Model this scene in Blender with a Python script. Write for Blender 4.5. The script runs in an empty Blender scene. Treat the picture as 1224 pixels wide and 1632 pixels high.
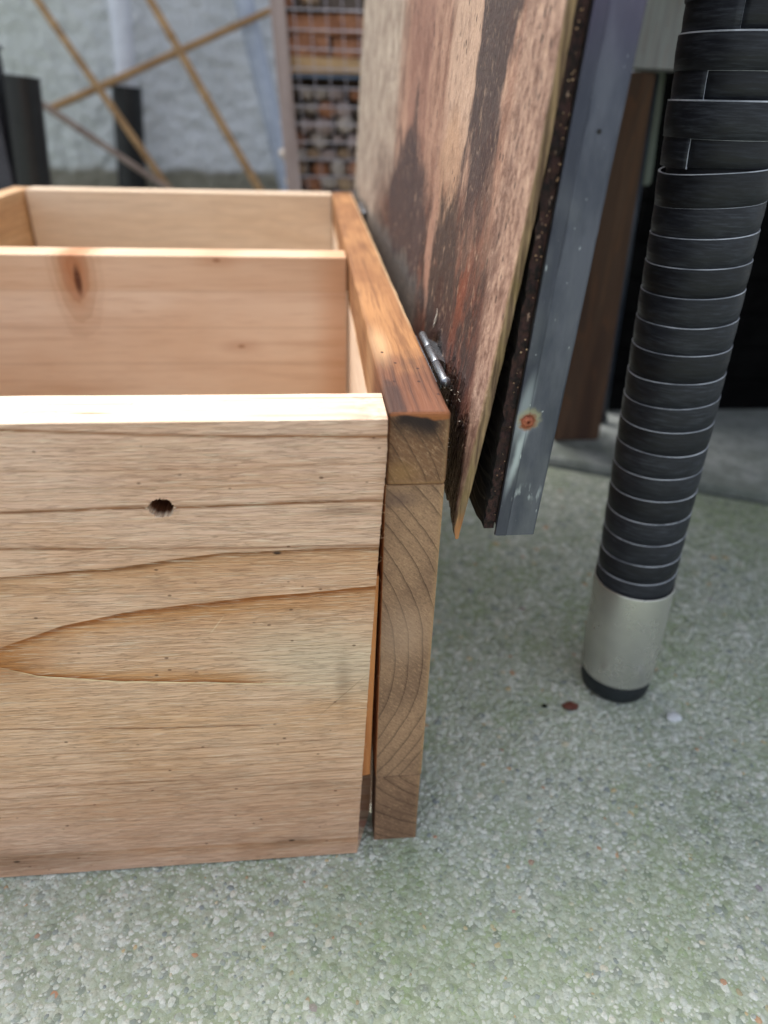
import bpy, bmesh, math, random
from mathutils import Vector, Matrix, noise as mn
random.seed(7)
S = bpy.context.scene
COL = S.collection
PI = math.pi

# ------------------------------------------------------------------ camera, sky, sun, exposure
cd = bpy.data.cameras.new('camera'); cam = bpy.data.objects.new('camera', cd); COL.objects.link(cam)
rt = Vector((0.99524615, -0.0933602, 0.02773041)); up = Vector((0.02345631, 0.50612859, 0.862139)); fw = Vector((0.09452463, 0.85739007, -0.50591241))
m = Matrix((rt, up, -fw)).transposed().to_4x4(); m.translation = Vector((-0.02546, -0.22905, 0.33367))
cam.matrix_world = m
cd.sensor_fit = 'VERTICAL'; cd.sensor_height = 36; cd.sensor_width = 27; cd.lens = 24.88
cd.clip_start = 0.01; cd.clip_end = 200
cd.dof.use_dof = True; cd.dof.focus_distance = 0.285; cd.dof.aperture_fstop = 6.4; cd.dof.aperture_blades = 0
S.camera = cam
w = bpy.data.worlds.new('World'); S.world = w; w.use_nodes = True
wn = w.node_tree; bg = wn.nodes['Background']
sk = wn.nodes.new('ShaderNodeTexSky'); sk.sky_type = 'NISHITA'; sk.sun_disc = False
EL, AZ = math.radians(58), math.radians(-35)      # azimuth clockwise from +Y (away from the camera), high on the left behind the box
sk.sun_elevation = EL; sk.sun_rotation = AZ; sk.air_density = 1.0; sk.dust_density = 3.0; sk.ozone_density = 1.0
hs = wn.nodes.new('ShaderNodeHueSaturation'); hs.inputs['Saturation'].default_value = 0.38
wn.links.new(sk.outputs[0], hs.inputs['Color']); wn.links.new(hs.outputs[0], bg.inputs[0]); bg.inputs[1].default_value = 0.15
sl = bpy.data.lights.new('sun', 'SUN'); so = bpy.data.objects.new('sun', sl); COL.objects.link(so)
sl.energy = 1.5; sl.angle = math.radians(50); sl.color = (1.0, 0.95, 0.91)
sd = Vector((math.sin(AZ)*math.cos(EL), math.cos(AZ)*math.cos(EL), math.sin(EL)))
so.rotation_euler = sd.to_track_quat('Z', 'Y').to_euler()
S.view_settings.view_transform = 'Standard'; S.view_settings.look = 'None'; S.view_settings.gamma = 1
S.view_settings.exposure = 1.1; S.view_settings.use_curve_mapping = False

# ------------------------------------------------------------------ helpers: objects
def tag(o, label=None, cat=None, group=None, kind=None):
    if label: o['label'] = label
    if cat: o['category'] = cat
    if group: o['group'] = group
    if kind: o['kind'] = kind
    return o
def thing(name, label, cat, loc, group=None):
    o = bpy.data.objects.new(name, None); COL.objects.link(o); o.location = loc; o.empty_display_size = .05
    return tag(o, label, cat, group)
def mk(name, bm, mats, parent=None, smooth=False, loc=None):
    """bm in world metres; the object's origin goes to loc (top-level) or its parent's spot"""
    me = bpy.data.meshes.new(name)
    base = Vector((0, 0, 0))
    if parent is not None:
        p = parent
        while p is not None: base += Vector(p.location); p = p.parent
    if loc is not None: base = Vector(loc)
    bmesh.ops.translate(bm, verts=bm.verts, vec=-base)
    if smooth:
        for f in bm.faces: f.smooth = True
    bm.to_mesh(me); bm.free()
    if not isinstance(mats, (list, tuple)): mats = [mats]
    for x in mats: me.materials.append(x)
    o = bpy.data.objects.new(name, me); COL.objects.link(o)
    if parent is not None: o.parent = parent
    elif loc is not None: o.location = loc
    return o
def abox(bm, x0, x1, y0, y1, z0, z1, bev=0.0, seg=2):
    g = bmesh.ops.create_cube(bm, size=1.0)
    vs = g['verts']
    for v in vs:
        v.co = Vector(((x0+x1)/2+v.co.x*(x1-x0), (y0+y1)/2+v.co.y*(y1-y0), (z0+z1)/2+v.co.z*(z1-z0)))
    if bev:
        es = list({e for v in vs for e in v.link_edges})
        bmesh.ops.bevel(bm, geom=es, offset=bev, segments=seg, affect='EDGES', profile=.6)
    return bm
def box(*a, **k): return abox(bmesh.new(), *a, **k)
def wobble(bm, amp, sc, seed=0.0, cuts=0):
    if cuts: bmesh.ops.subdivide_edges(bm, edges=bm.edges[:], cuts=cuts, use_grid_fill=True)
    for v in bm.verts:
        n = mn.noise_vector(Vector(v.co)*sc+Vector((seed, seed*1.7, seed*.3)))
        v.co += n*amp
    return bm
def frame(d):
    d = d.normalized(); a = Vector((0, 0, 1)) if abs(d.z) < .9 else Vector((1, 0, 0))
    x = d.cross(a).normalized(); return x, d.cross(x).normalized()
def atube(bm, pts, rads, n=14, caps=True, mi=0):
    pts = [Vector(p) for p in pts]
    if not isinstance(rads, (list, tuple)): rads = [rads]*len(pts)
    rings = []; X = None
    for i, p in enumerate(pts):
        d = (pts[min(i+1, len(pts)-1)]-pts[max(i-1, 0)])
        if X is None: X, Y = frame(d)
        else:
            dn = d.normalized(); X = (X-dn*X.dot(dn)).normalized(); Y = dn.cross(X)
        rings.append([bm.verts.new(p+(X*math.cos(2*PI*k/n)+Y*math.sin(2*PI*k/n))*rads[i]) for k in range(n)])
    for a, b in zip(rings, rings[1:]):
        for k in range(n):
            f = bm.faces.new((a[k], a[(k+1) % n], b[(k+1) % n], b[k])); f.smooth = True; f.material_index = mi
    if caps:
        for r, s in ((rings[0], 1), (rings[-1], -1)):
            f = bm.faces.new(r[::s]); f.material_index = mi
    bmesh.ops.recalc_face_normals(bm, faces=bm.faces)
    return bm
def tube(*a, **k): return atube(bmesh.new(), *a, **k)
def grid(us, vs, fn):
    bm = bmesh.new(); R = [[bm.verts.new(fn(u, v)) for u in us] for v in vs]
    for j in range(len(vs)-1):
        for i in range(len(us)-1):
            bm.faces.new((R[j][i], R[j][i+1], R[j+1][i+1], R[j+1][i]))
    return bm, R
def lin(a, b, n): return [a+(b-a)*i/(n-1) for i in range(n)]
def nz(x, y=0, z=0): return mn.noise(Vector((x, y, z)))
def sst(a, b, x):
    t = min(1, max(0, (x-a)/(b-a))); return t*t*(3-2*t)

# ------------------------------------------------------------------ helpers: procedural materials
def srgb(r, g, b):
    f = lambda c: (c/12.92 if c <= .04045 else ((c+.055)/1.055)**2.4)
    return (f(r/255), f(g/255), f(b/255), 1)
class Mat:
    def __init__(s, name, rough=.7, metal=0.0, spec=.35):
        s.m = bpy.data.materials.new(name); s.m.use_nodes = True; s.t = s.m.node_tree; s.b = s.t.nodes['Principled BSDF']
        s.b.inputs['Roughness'].default_value = rough; s.b.inputs['Metallic'].default_value = metal
        s.b.inputs['Specular IOR Level'].default_value = spec
        s.co = s.t.nodes.new('ShaderNodeTexCoord').outputs['Object']
        sp = s.t.nodes.new('ShaderNodeSeparateXYZ'); s.t.links.new(s.co, sp.inputs[0]); s.x, s.y, s.z = sp.outputs
    def put(s, sock, v):
        if isinstance(v, bpy.types.NodeSocket): s.t.links.new(v, sock)
        else: sock.default_value = v
    def f(s, op, a, b=0.0, c=None, clamp=False):
        n = s.t.nodes.new('ShaderNodeMath'); n.operation = op; n.use_clamp = clamp
        s.put(n.inputs[0], a); s.put(n.inputs[1], b)
        if c is not None: s.put(n.inputs[2], c)
        return n.outputs[0]
    def add(s, a, b): return s.f('ADD', a, b)
    def sub(s, a, b): return s.f('SUBTRACT', a, b)
    def mul(s, a, b): return s.f('MULTIPLY', a, b)
    def mr(s, x, a, b, c=0.0, d=1.0, mode='SMOOTHSTEP'):
        n = s.t.nodes.new('ShaderNodeMapRange'); n.interpolation_type = mode
        s.put(n.inputs[0], x)
        for i, v in enumerate((a, b, c, d)): s.put(n.inputs[i+1], v)
        return n.outputs[0]
    def vec(s, x, y, z):
        n = s.t.nodes.new('ShaderNodeCombineXYZ'); s.put(n.inputs[0], x); s.put(n.inputs[1], y); s.put(n.inputs[2], z); return n.outputs[0]
    def sc(s, kx, ky, kz, off=0.0, co=None):
        n = s.t.nodes.new('ShaderNodeMapping'); n.inputs['Scale'].default_value = (kx, ky, kz); n.inputs['Location'].default_value = (off, off*.7, off*1.3)
        s.t.links.new(co or s.co, n.inputs[0]); return n.outputs[0]
    def noise(s, co, scale=1.0, det=4.0, rough=.55, dist=0.0):
        n = s.t.nodes.new('ShaderNodeTexNoise'); s.t.links.new(co, n.inputs['Vector'])
        n.inputs['Scale'].default_value = scale; n.inputs['Detail'].default_value = det; n.inputs['Roughness'].default_value = rough; n.inputs['Distortion'].default_value = dist
        return n.outputs[0]
    def vor(s, co, scale=1.0, feat='F1', out='Distance', rnd=1.0):
        n = s.t.nodes.new('ShaderNodeTexVoronoi'); n.feature = feat; s.t.links.new(co, n.inputs['Vector']); n.inputs['Scale'].default_value = scale
        n.inputs['Randomness'].default_value = rnd
        return n.outputs[out]
    def mix(s, fac, a, b, mode='MIX'):
        n = s.t.nodes.new('ShaderNodeMix'); n.data_type = 'RGBA'; n.blend_type = mode
        s.put(n.inputs[0], fac); s.put(n.inputs[6], a); s.put(n.inputs[7], b); return n.outputs[2]
    def ramp(s, x, stops):
        n = s.t.nodes.new('ShaderNodeValToRGB'); s.t.links.new(x, n.inputs[0]); e = n.color_ramp.elements
        while len(e) < len(stops): e.new(0.5)
        for q, (p, c) in zip(e, stops): q.position = p; q.color = c
        return n.outputs[0]
    def curve(s, x, pts):
        """piecewise smooth y(x) through pts, in real units"""
        xs = [p[0] for p in pts]; ys = [p[1] for p in pts]; x0, x1 = min(xs), max(xs); y0, y1 = min(ys)-1e-4, max(ys)+1e-4
        y = pts[0][1]
        for (xa, ya), (xb, yb) in zip(pts, pts[1:]):
            y = s.add(s.mr(x, xa, xb, 0, yb-ya, 'LINEAR'), y)
        return y
    def blob(s, u, v, cu, cv, ru, rv, slant=0.0, soft=.5):
        """soft ellipse mask; slant shears u with v"""
        du = s.mul(s.sub(s.sub(u, cu), s.mul(s.sub(v, cv), slant)), 1/ru); dv = s.mul(s.sub(v, cv), 1/rv)
        r = s.f('SQRT', s.add(s.mul(du, du), s.mul(dv, dv)))
        return s.mr(r, 1+soft, 1-soft, 0, 1)
    def col(s, c): s.put(s.b.inputs['Base Color'], c); return s
    def rough(s, v): s.put(s.b.inputs['Roughness'], v); return s
    def bump(s, h, dist=.0005, strength=1.0, prev=None):
        n = s.t.nodes.new('ShaderNodeBump'); n.inputs['Distance'].default_value = dist; n.inputs['Strength'].default_value = strength
        s.t.links.new(h, n.inputs['Height'])
        if prev is not None: s.t.links.new(prev, n.inputs['Normal'])
        s.t.links.new(n.outputs[0], s.b.inputs['Normal']); return n.outputs[0]

# --- sawn timber: grain runs along axis g (0 x, 1 y, 2 z)
def timber(name, a, b, g=0, seed=0.0, lines=1.0, rough=.75, bump=.00025, spots=True, acr=45.0):
    m = Mat(name, rough)
    k = [acr]*3; k[g] = acr/14
    big = m.noise(m.sc(*k, off=seed), 1.0, 3, .5, .6)
    k2 = [acr*7]*3; k2[g] = acr*.35
    med = m.noise(m.sc(*k2, off=seed+3), 1.0, 3, .6)
    k3 = [1000]*3; k3[g] = 45
    fine = m.noise(m.sc(*k3, off=seed+5), 1.0, 2, .6)
    ring = m.f('FRACT', m.mul(big, 9.0))
    ring = m.f('POWER', ring, 5.0)
    c = m.mix(m.mr(big, .3, .7), a, b)
    c = m.mix(m.mul(ring, .35*lines), c, srgb(140, 88, 50))
    c = m.mix(m.mr(med, .35, .7, 0, .35), c, (b[0]*.62, b[1]*.55, b[2]*.48, 1))
    c = m.mix(m.mr(fine, .42, .7, 0, .3), c, (a[0]*.6, a[1]*.55, a[2]*.5, 1))
    if spots:
        d = m.vor(m.sc(1, 1, 1, seed), 110.0); keep = m.noise(m.sc(60, 60, 60, seed+9), 1.0, 1)
        sp = m.mul(m.mr(d, .13, .05), m.mr(keep, .55, .62))
        c = m.mix(m.mul(sp, .7), c, srgb(90, 55, 35))
    m.col(c); n = m.bump(fine, bump, .8); m.bump(med, bump*1.3, .6, n)
    m.c = c
    return m

# ------------------------------------------------------------------ materials of the box
H = 0.2391; T = 0.0222; L = 0.644
FY = -0.0065                       # front board's face
# front board, whose growth lines are drawn in real metres on the board
HX_, HZ_ = -.0800, .2062
def front_material():
    m = Mat('pale_sawn_cedar', .72)
    wn_ = m.noise(m.sc(22, 22, 60), 1.0, 3, .55)
    zz = m.add(m.z, m.mul(m.sub(wn_, .5), .0022)); x = m.x
    fine = m.noise(m.sc(95, 95, 1500), 1.0, 3, .7)
    hair = m.noise(m.sc(75, 300, 1900, 4), 1.0, 1, .5)
    med = m.noise(m.sc(9, 30, 210, 2), 1.0, 4, .6)
    blot = m.noise(m.sc(11, 20, 22, 6), 1.0, 3, .5, .4)
    c = m.mix(m.mr(blot, .3, .7), srgb(224, 188, 166), srgb(212, 170, 144))
    c = m.mix(m.mr(m.z, .245, .10), c, m.mix(m.mr(blot, .3, .7), srgb(222, 182, 150), srgb(212, 164, 122)))
    c = m.mix(m.mr(m.z, .10, .03), c, m.mix(m.mr(blot, .3, .7), srgb(218, 178, 152), srgb(202, 158, 128)))
    c = m.mix(m.mr(med, .47, .78, 0, .24), c, srgb(186, 138, 98))
    c = m.mix(m.mr(med, .42, .25, 0, .25), c, srgb(236, 212, 182))
    dark = srgb(132, 84, 46); org = srgb(166, 100, 46)
    def line(c, pts, wa, wb, k, colr, x1=None):
        g = m.curve(x, pts); d = m.sub(zz, g)
        msk = m.mul(m.mr(d, -wb, -.00002), m.mr(d, wa, .00001))
        if x1 is not None: msk = m.mul(msk, m.mr(x, x1, x1-.03))
        kk = m.mr(med, .3, .7, k*.7, min(1, k*1.2), 'LINEAR')
        return m.mix(m.f('MINIMUM', m.mul(m.mul(msk, kk), 1.25), 1.0), c, colr)
    A = -.345
    c = line(c, [(A, .2045), (-.135, .2055), (-.071, .2062), (-.0037, .207)], .0018, .0009, .75, dark)
    c = line(c, [(A, .193), (-.138, .1905), (-.073, .1888), (-.003, .1878)], .0012, .0011, .65, dark)
    arc3 = [(A, .174), (-.1414, .1785), (-.0963, .1815), (-.0594, .1862), (-.03, .187), (-.003, .1866)]
    c = line(c, arc3, .0005, .016, .5, srgb(190, 134, 78)); c = line(c, arc3, .0005, .0026, .9, dark)
    arc4 = [(-.175, .1385), (-.162, .1395), (-.1494, .1445), (-.1238, .1547), (-.0995, .1603), (-.0516, .1650), (-.0029, .1686)]
    c = line(c, arc4, .0006, .016, .6, srgb(190, 128, 66)); c = line(c, arc4, .0005, .0034, 1.0, srgb(146, 84, 34))
    arc5 = [(-.175, .1375), (-.162, .1370), (-.1514, .1354), (-.1383, .1300), (-.1049, .1248), (-.0468, .1205), (0, .118)]
    c = line(c, arc5, .011, .0003, .55, srgb(196, 134, 70), -.03); c = line(c, arc5, .0028, .0003, 1.0, srgb(156, 90, 36), -.036)
    c = line(c, arc5, .00005, .0010, .8, srgb(242, 220, 176), -.01)
    tip = m.blob(x, zz, -.158, .139, .022, .010, 0, .8); c = m.mix(m.mul(tip, .75), c, srgb(168, 106, 50))
    c = line(c, [(A, .103), (-.159, .1012), (-.1, .0972), (-.0427, .0955), (0, .0975)], .0012, .0004, .6, dark, -.03)
    for z0, k in ((.0845, .4), (.078, .35), (.0715, .3), (.064, .45), (.0575, .3), (.05, .35), (.041, .2), (.222, .25), (.215, .18)):
        c = line(c, [(A, z0+.003), (-.15, z0), (-.07, z0-.001), (0, z0+.0005)], .0012, .0005, k, srgb(150, 100, 60))
    c = line(c, [(A, .0175), (-.13, .0165), (-.05, .0145), (0, .0135)], .0003, .009, .4, srgb(176, 122, 76))
    c = line(c, [(A, .2368), (-.13, .2368), (-.06, .2335), (0, .2325)], .0012, .0012, .75, srgb(150, 104, 72))
    # pale rubbed patch and grey weather stains (they have shapes of their own)
    c = m.mix(m.mul(m.blob(x, m.z, -.020, .130, .03, .018, -.6, .8), .55), c, srgb(214, 198, 172))
    for cx, cz, rx, rz, k in ((-.165, .013, .035, .007, .5), (-.03, .055, .02, .003, .3), (-.016, .118, .003, .014, .35), (-.0416, .0140, .012, .004, .5), (-.014, .2028, .010, .0016, .55), (-.09, .06, .03, .01, .15)):
        c = m.mix(m.mul(m.blob(x, zz, cx, cz, rx, rz, 0, .8), k), c, srgb(118, 88, 66))
    for cx, cz in ((-.1725, .0125), (-.0416, .0148), (-.0405, .1857)):
        c = m.mix(m.blob(x, m.z, cx, cz, .0015, .0007), c, srgb(60, 38, 24))
    # scratches
    c = m.mix(m.mul(m.blob(x, m.z, -.0165, .1110, .0003, .010, .9, .8), .5), c, srgb(128, 100, 62))
    c = m.mix(m.mul(m.blob(x, m.z, -.066, .152, .0003, .004, .7, .8), .5), c, srgb(238, 214, 178))
    c = m.mix(m.mr(fine, .5, .68, 0, .20), c, srgb(166, 118, 82)); c = m.mix(m.mr(fine, .44, .3, 0, .35), c, srgb(238, 216, 190))
    c = m.mix(m.mr(hair, .56, .76, 0, .38), c, srgb(246, 232, 206))
    d = m.vor(m.sc(1, 1, 1.6), 120.0); keep = m.noise(m.sc(70, 70, 70), 1.0, 1)
    c = m.mix(m.mul(m.mul(m.mr(d, .13, .06), m.mr(keep, .52, .6)), .75), c, srgb(92, 58, 36))
    rf = m.noise(m.sc(34, 34, 640, 12), 1.0, 3, .62); rl = m.mr(m.f('ABSOLUTE', m.sub(rf, .5)), .030, .004)
    rg2 = m.noise(m.sc(60, 60, 1050, 17), 1.0, 2, .6); rl2 = m.mr(m.f('ABSOLUTE', m.sub(rg2, .52)), .030, .006)
    pat = m.noise(m.sc(25, 25, 40, 19), 1.0, 2)
    c = m.mix(m.mul(rl, m.mr(pat, .35, .6, .03, .24)), c, srgb(146, 98, 62)); c = m.mix(m.mul(rl2, .10), c, srgb(158, 112, 76))
    # upper edge: brightness of light from above painted in as paler wood
    geo = m.t.nodes.new('ShaderNodeNewGeometry'); sp = m.t.nodes.new('ShaderNodeSeparateXYZ'); m.t.links.new(geo.outputs['True Normal'], sp.inputs[0])
    tf = m.noise(m.sc(14, 420, 30, 9), 1.0, 3, .6)
    tc = m.mix(m.mr(tf, .5, .72, 0, .5), srgb(228, 210, 182), srgb(186, 140, 106)); tc = m.mix(m.mul(m.mr(x, -.03, -.002), m.mr(m.noise(m.sc(70, 160, 10, 3), 1.0, 3), .45, .7, 0, .8)), tc, srgb(206, 140, 122))
    yl = m.sub(m.y, m.add(.0135, m.mul(m.sub(tf, .5), .002))); tc = m.mix(m.mul(m.mul(m.mr(m.f('ABSOLUTE', yl), .0007, .0001), m.mr(x, -.06, -.03)), .6), tc, srgb(132, 84, 60))
    tc = m.mix(m.blob(x, m.y, -.1005, .0010, .006, .0005, 0, .8), tc, srgb(150, 98, 62))
    c = m.mix(m.mr(sp.outputs[2], .5, .8), c, tc)
    c = m.mix(m.mul(m.blob(x, m.z, HX_, HZ_, .0058, .0048, 0, .2), m.mr(m.y, FY+.0012, FY+.004)), c, srgb(116, 74, 48))  # hole gets darker with depth: brown knot wood plus painted recess shade
    # board gets darker towards its right end
    c = m.mix(m.mr(x, -.006, .0005, 0, .22), c, srgb(150, 104, 66))
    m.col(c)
    # relief: sawn fibres running along the board
    h = m.sub(m.add(m.mul(fine, .6), m.mul(hair, .3)), m.add(m.mul(rl, .45), m.mul(rl2, .2))); n = m.bump(h, .00034, 1.0); m.bump(med, .0004, .6, n)
    return m.m
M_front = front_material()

def inner_material():            # divider with its branch knot
    m = Mat('pink_cedar_board', .75); x, z = m.x, m.z
    med = m.noise(m.sc(7, 40, 130, 3), 1.0, 4, .55); fine = m.noise(m.sc(40, 200, 900, 1), 1.0, 2, .6); blot = m.noise(m.sc(8, 8, 18, 8), 1.0, 3)
    c = m.mix(m.mr(blot, .3, .7), srgb(238, 214, 188), srgb(228, 198, 168))
    c = m.mix(m.mr(med, .45, .75, 0, .35), c, srgb(188, 142, 106))
    c = m.mix(m.mul(m.mr(z, .2160, .2168), .4), c, srgb(214, 176, 138))      # top strip of the glued board
    for z0 in (.2163, .1915, .166):
        c = m.mix(m.mul(m.mul(m.mr(z, z0-.0012, z0), m.mr(z, z0+.0012, z0)), .2), c, srgb(150, 106, 72))
    c = m.mix(m.mul(m.mr(x, -.03, -.006), .5), c, srgb(206, 146, 96))
    wz = m.add(z, m.mul(m.sub(m.noise(m.sc(60, 60, 60), 1.0, 4), .5), .018))
    # ring set round the knot, drawn out downwards
    du = m.mul(m.sub(x, -.181), 1/.014); dv = m.mul(m.f('MAXIMUM', m.sub(.232, wz), m.mul(m.sub(wz, .232), 1.8)), 1/.040)
    r = m.f('SQRT', m.add(m.mul(du, du), m.mul(dv, dv)))
    rg = m.f('FRACT', m.mul(m.add(r, m.mul(blot, .8)), 3.1)); rg = m.f('POWER', rg, 1.6)
    c = m.mix(m.mul(m.mr(r, 1.5, .4), .45), c, srgb(190, 138, 92))
    c = m.mix(m.mul(m.mul(rg, m.mr(r, 1.6, .7)), .28), c, srgb(150, 104, 66))
    c = m.mix(m.mul(m.mr(r, .95, .2), .7), c, srgb(176, 108, 60))
    c = m.mix(m.mul(m.blob(x, z, -.1795, .2230, .0022, .009), .9), c, srgb(84, 44, 24))
    for cx, cz in ((-.0758, .1783), (-.088, .2366)):
        c = m.mix(m.mul(m.blob(x, z, cx, cz, .0024, .0012), .7), c, srgb(140, 96, 70))
        c = m.mix(m.mul(m.blob(x, z, cx, cz, .012, .004, 0, .9), .35), c, srgb(180, 124, 86))
    c = m.mix(m.mr(fine, .5, .75, 0, .25), c, srgb(176, 130, 98))
    m.col(c); n = m.bump(fine, .0002, .8); m.bump(med, .0003, .5, n)
    return m.m
M_inner = inner_material()
M_back = timber('pale_pink_cedar', srgb(244, 222, 196), srgb(236, 210, 180), 0, 2.0, .35, spots=False).m
M_left = timber('light_cedar', srgb(218, 180, 138), srgb(204, 160, 116), 1, 5.0, .7).m

def end_ring(m, cx, cz, pitch, wob=.0012, off=0.0, power=11.0):
    """growth rings of the sawn end: arcs round a pith at (cx, cz)"""
    n = m.mul(m.sub(m.noise(m.sc(45, 45, 45, off), 1.0, 3), .5), wob*2)
    a = m.sub(m.x, cx); b = m.sub(m.z, cz)
    r = m.add(m.f('SQRT', m.add(m.mul(a, a), m.mul(b, b))), n)
    uneven = m.add(r, m.mul(m.noise(m.vec(m.mul(r, 120), off, 0), 1.0, 1), pitch*1.3))
    return m.f('POWER', m.f('FRACT', m.mul(uneven, 1/pitch)), power)
def side_material(name, base_a, base_b, cx, cz, pitch, top=False, inner=None, low=False, seed=0.0, ends=(126, 98, 72)):
    """end grain on faces looking along y, long grain on the others"""
    m = Mat(name, .7)
    geo = m.t.nodes.new('ShaderNodeNewGeometry'); sp = m.t.nodes.new('ShaderNodeSeparateXYZ'); m.t.links.new(geo.outputs['Normal'], sp.inputs[0])
    isend = m.mr(m.f('ABSOLUTE', sp.outputs[1]), .6, .8)
    # long faces
    med = m.noise(m.sc(330, 12, 330, seed), 1.0, 4, .55, .3); fine = m.noise(m.sc(900, 40, 900, seed), 1.0, 2, .6)
    blot = m.noise(m.sc(30, 14, 30, seed+4), 1.0, 3, .55)
    c = m.mix(m.mr(blot, .3, .7), base_a, base_b)
    c = m.mix(m.mr(med, .46, .66, 0, .6), c, (base_b[0]*.5, base_b[1]*.42, base_b[2]*.36, 1))
    c = m.mix(m.mr(fine, .5, .75, 0, .35), c, (base_b[0]*.6, base_b[1]*.5, base_b[2]*.45, 1))
    if top:   # varnish-dark damp end, then worn pale patches
        yy = m.add(m.y, m.mul(m.sub(m.noise(m.sc(110, 60, 60, 3), 1.0, 3), .5), .05))
        c = m.mix(m.mr(yy, .085, .035, 0, .85), c, m.mix(m.mr(med, .4, .65), srgb(112, 68, 48), srgb(66, 38, 30)))
        c = m.mix(m.mul(m.blob(m.x, m.y, .0035, .078, .004, .022, 0, .8), .5), c, srgb(226, 186, 140))
        c = m.mix(m.mul(m.blob(m.x, yy, .003, .012, .0040, .014, 0, .6), .8), c, srgb(52, 34, 30))
        for px, py in ((.0082, .052), (.0166, .045), (.0205, .0165), (.0055, .030), (.0150, .0300), (.004, .066)):
            c = m.mix(m.blob(m.x, m.y, px, py, .0006, .0010), c, srgb(58, 26, 14))
        c = m.mix(m.mul(m.mr(m.x, .0195, .0222), m.mr(m.y, .08, .14, 0, .7)), c, srgb(236, 208, 166))
        c = m.mix(m.mul(m.mr(m.x, .0030, .0000), m.mr(m.y, .05, .3, .35, .05)), c, srgb(106, 66, 34))
    if inner is not None:   # unstained inner face
        isin = m.mul(m.mr(sp.outputs[0], -.7, -.85), 1.0)
        ci = m.mix(m.mr(med, .4, .7), inner, (inner[0]*.82, inner[1]*.75, inner[2]*.68, 1))
        ci = m.mix(m.mr(m.y, .060, .045), ci, srgb(190, 124, 80))
        c = m.mix(isin, c, ci)
    # end face
    ring = end_ring(m, cx, cz, pitch, off=seed)
    eb = m.noise(m.sc(40, 40, 28, seed+7), 1.0, 3)
    pores = m.noise(m.sc(1300, 1300, 1300, seed), 1.0, 2, .6)
    k = ends
    e = m.mix(m.mr(eb, .3, .7), srgb(k[0]+22, k[1]+14, k[2]+8), srgb(k[0]-8, k[1]-12, k[2]-12))
    # saw marks: fine slanting scratches
    sw = m.noise(m.sc(1, 1, 1, 0, m.vec(m.mul(m.add(m.x, m.mul(m.z, 1.15)), 900), 0, m.mul(m.sub(m.z, m.mul(m.x, 1.15)), 110))), 1.0, 2, .6)
    sw2 = m.f('POWER', m.f('ABSOLUTE', m.f('SINE', m.mul(m.add(m.z, m.mul(m.x, .62)), 1350))), 6.0)
    e = m.mix(m.mul(m.mul(sw2, m.mr(sw, .4, .6)), .16), e, srgb(196, 160, 128))
    e = m.mix(m.mr(sw, .5, .75, 0, .3), e, srgb(170, 136, 106))
    fs = m.noise(m.sc(1500, 600, 420, 5, m.vec(m.add(m.x, m.mul(m.z, .8)), 0, m.sub(m.z, m.mul(m.x, .8)))), 1.0, 3, .7)
    e = m.mix(m.mr(fs, .52, .72, 0, .6), e, srgb(196, 158, 122)); e = m.mix(m.mr(fs, .45, .28, 0, .5), e, srgb(78, 54, 40))
    e = m.mix(m.mul(ring, .85), e, srgb(50, 30, 20))
    e = m.mix(m.mr(pores, .5, .75, 0, .4), e, srgb(84, 62, 46))
    e = m.mix(m.mr(m.x, .0198, .0222, 0, .35), e, srgb(176, 142, 100))
    if top:
        ze = m.add(m.z, m.mul(m.sub(eb, .5), .012))
        e = m.mix(m.mul(m.mr(ze, .226, .235, 0, .95), m.blob(m.x, m.z, .0105, .2345, .0085, .012, 0, .4)), e, srgb(34, 22, 22)); e = m.mix(m.mr(ze, .2365, .2375), e, srgb(150, 92, 52))
        e = m.mix(m.mul(m.blob(m.x, m.z, .0045, .2155, .006, .004, 0, .8), .5), e, srgb(156, 118, 72))
        e = m.mix(m.mr(m.z, .2130, .2105, 0, .5), e, srgb(160, 122, 82))
    else:
        e = m.mix(m.mul(m.blob(m.x, m.z, .004, .2035, .007, .003, 0, .8), .6), e, srgb(92, 72, 66))
        e = m.mix(m.mul(m.blob(m.x, m.z, .009, .138, .010, .013, 0, .8), .35), e, srgb(190, 160, 136))
    c = m.mix(isend, c, e)
    m.col(c)
    n = m.bump(m.mix(isend, fine, sw), .0003, .9); m.bump(m.mix(isend, med, pores), .0003, .8, n)
    return m.m
M_s_top = side_material('stained_top_strip', srgb(180, 130, 82), srgb(146, 98, 58), -.060, .185, .0052, top=True, seed=1.0, ends=(112, 84, 62))
M_s_mid = side_material('cedar_side_strip', srgb(206, 168, 130), srgb(190, 150, 110), -.085, .123, .0060, inner=srgb(240, 214, 186), seed=2.0, ends=(138, 112, 90))
M_s_low = side_material('cedar_low_strip', srgb(96, 70, 56), srgb(80, 56, 46), .046, .078, .0070, seed=3.0, ends=(126, 100, 80))

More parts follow.
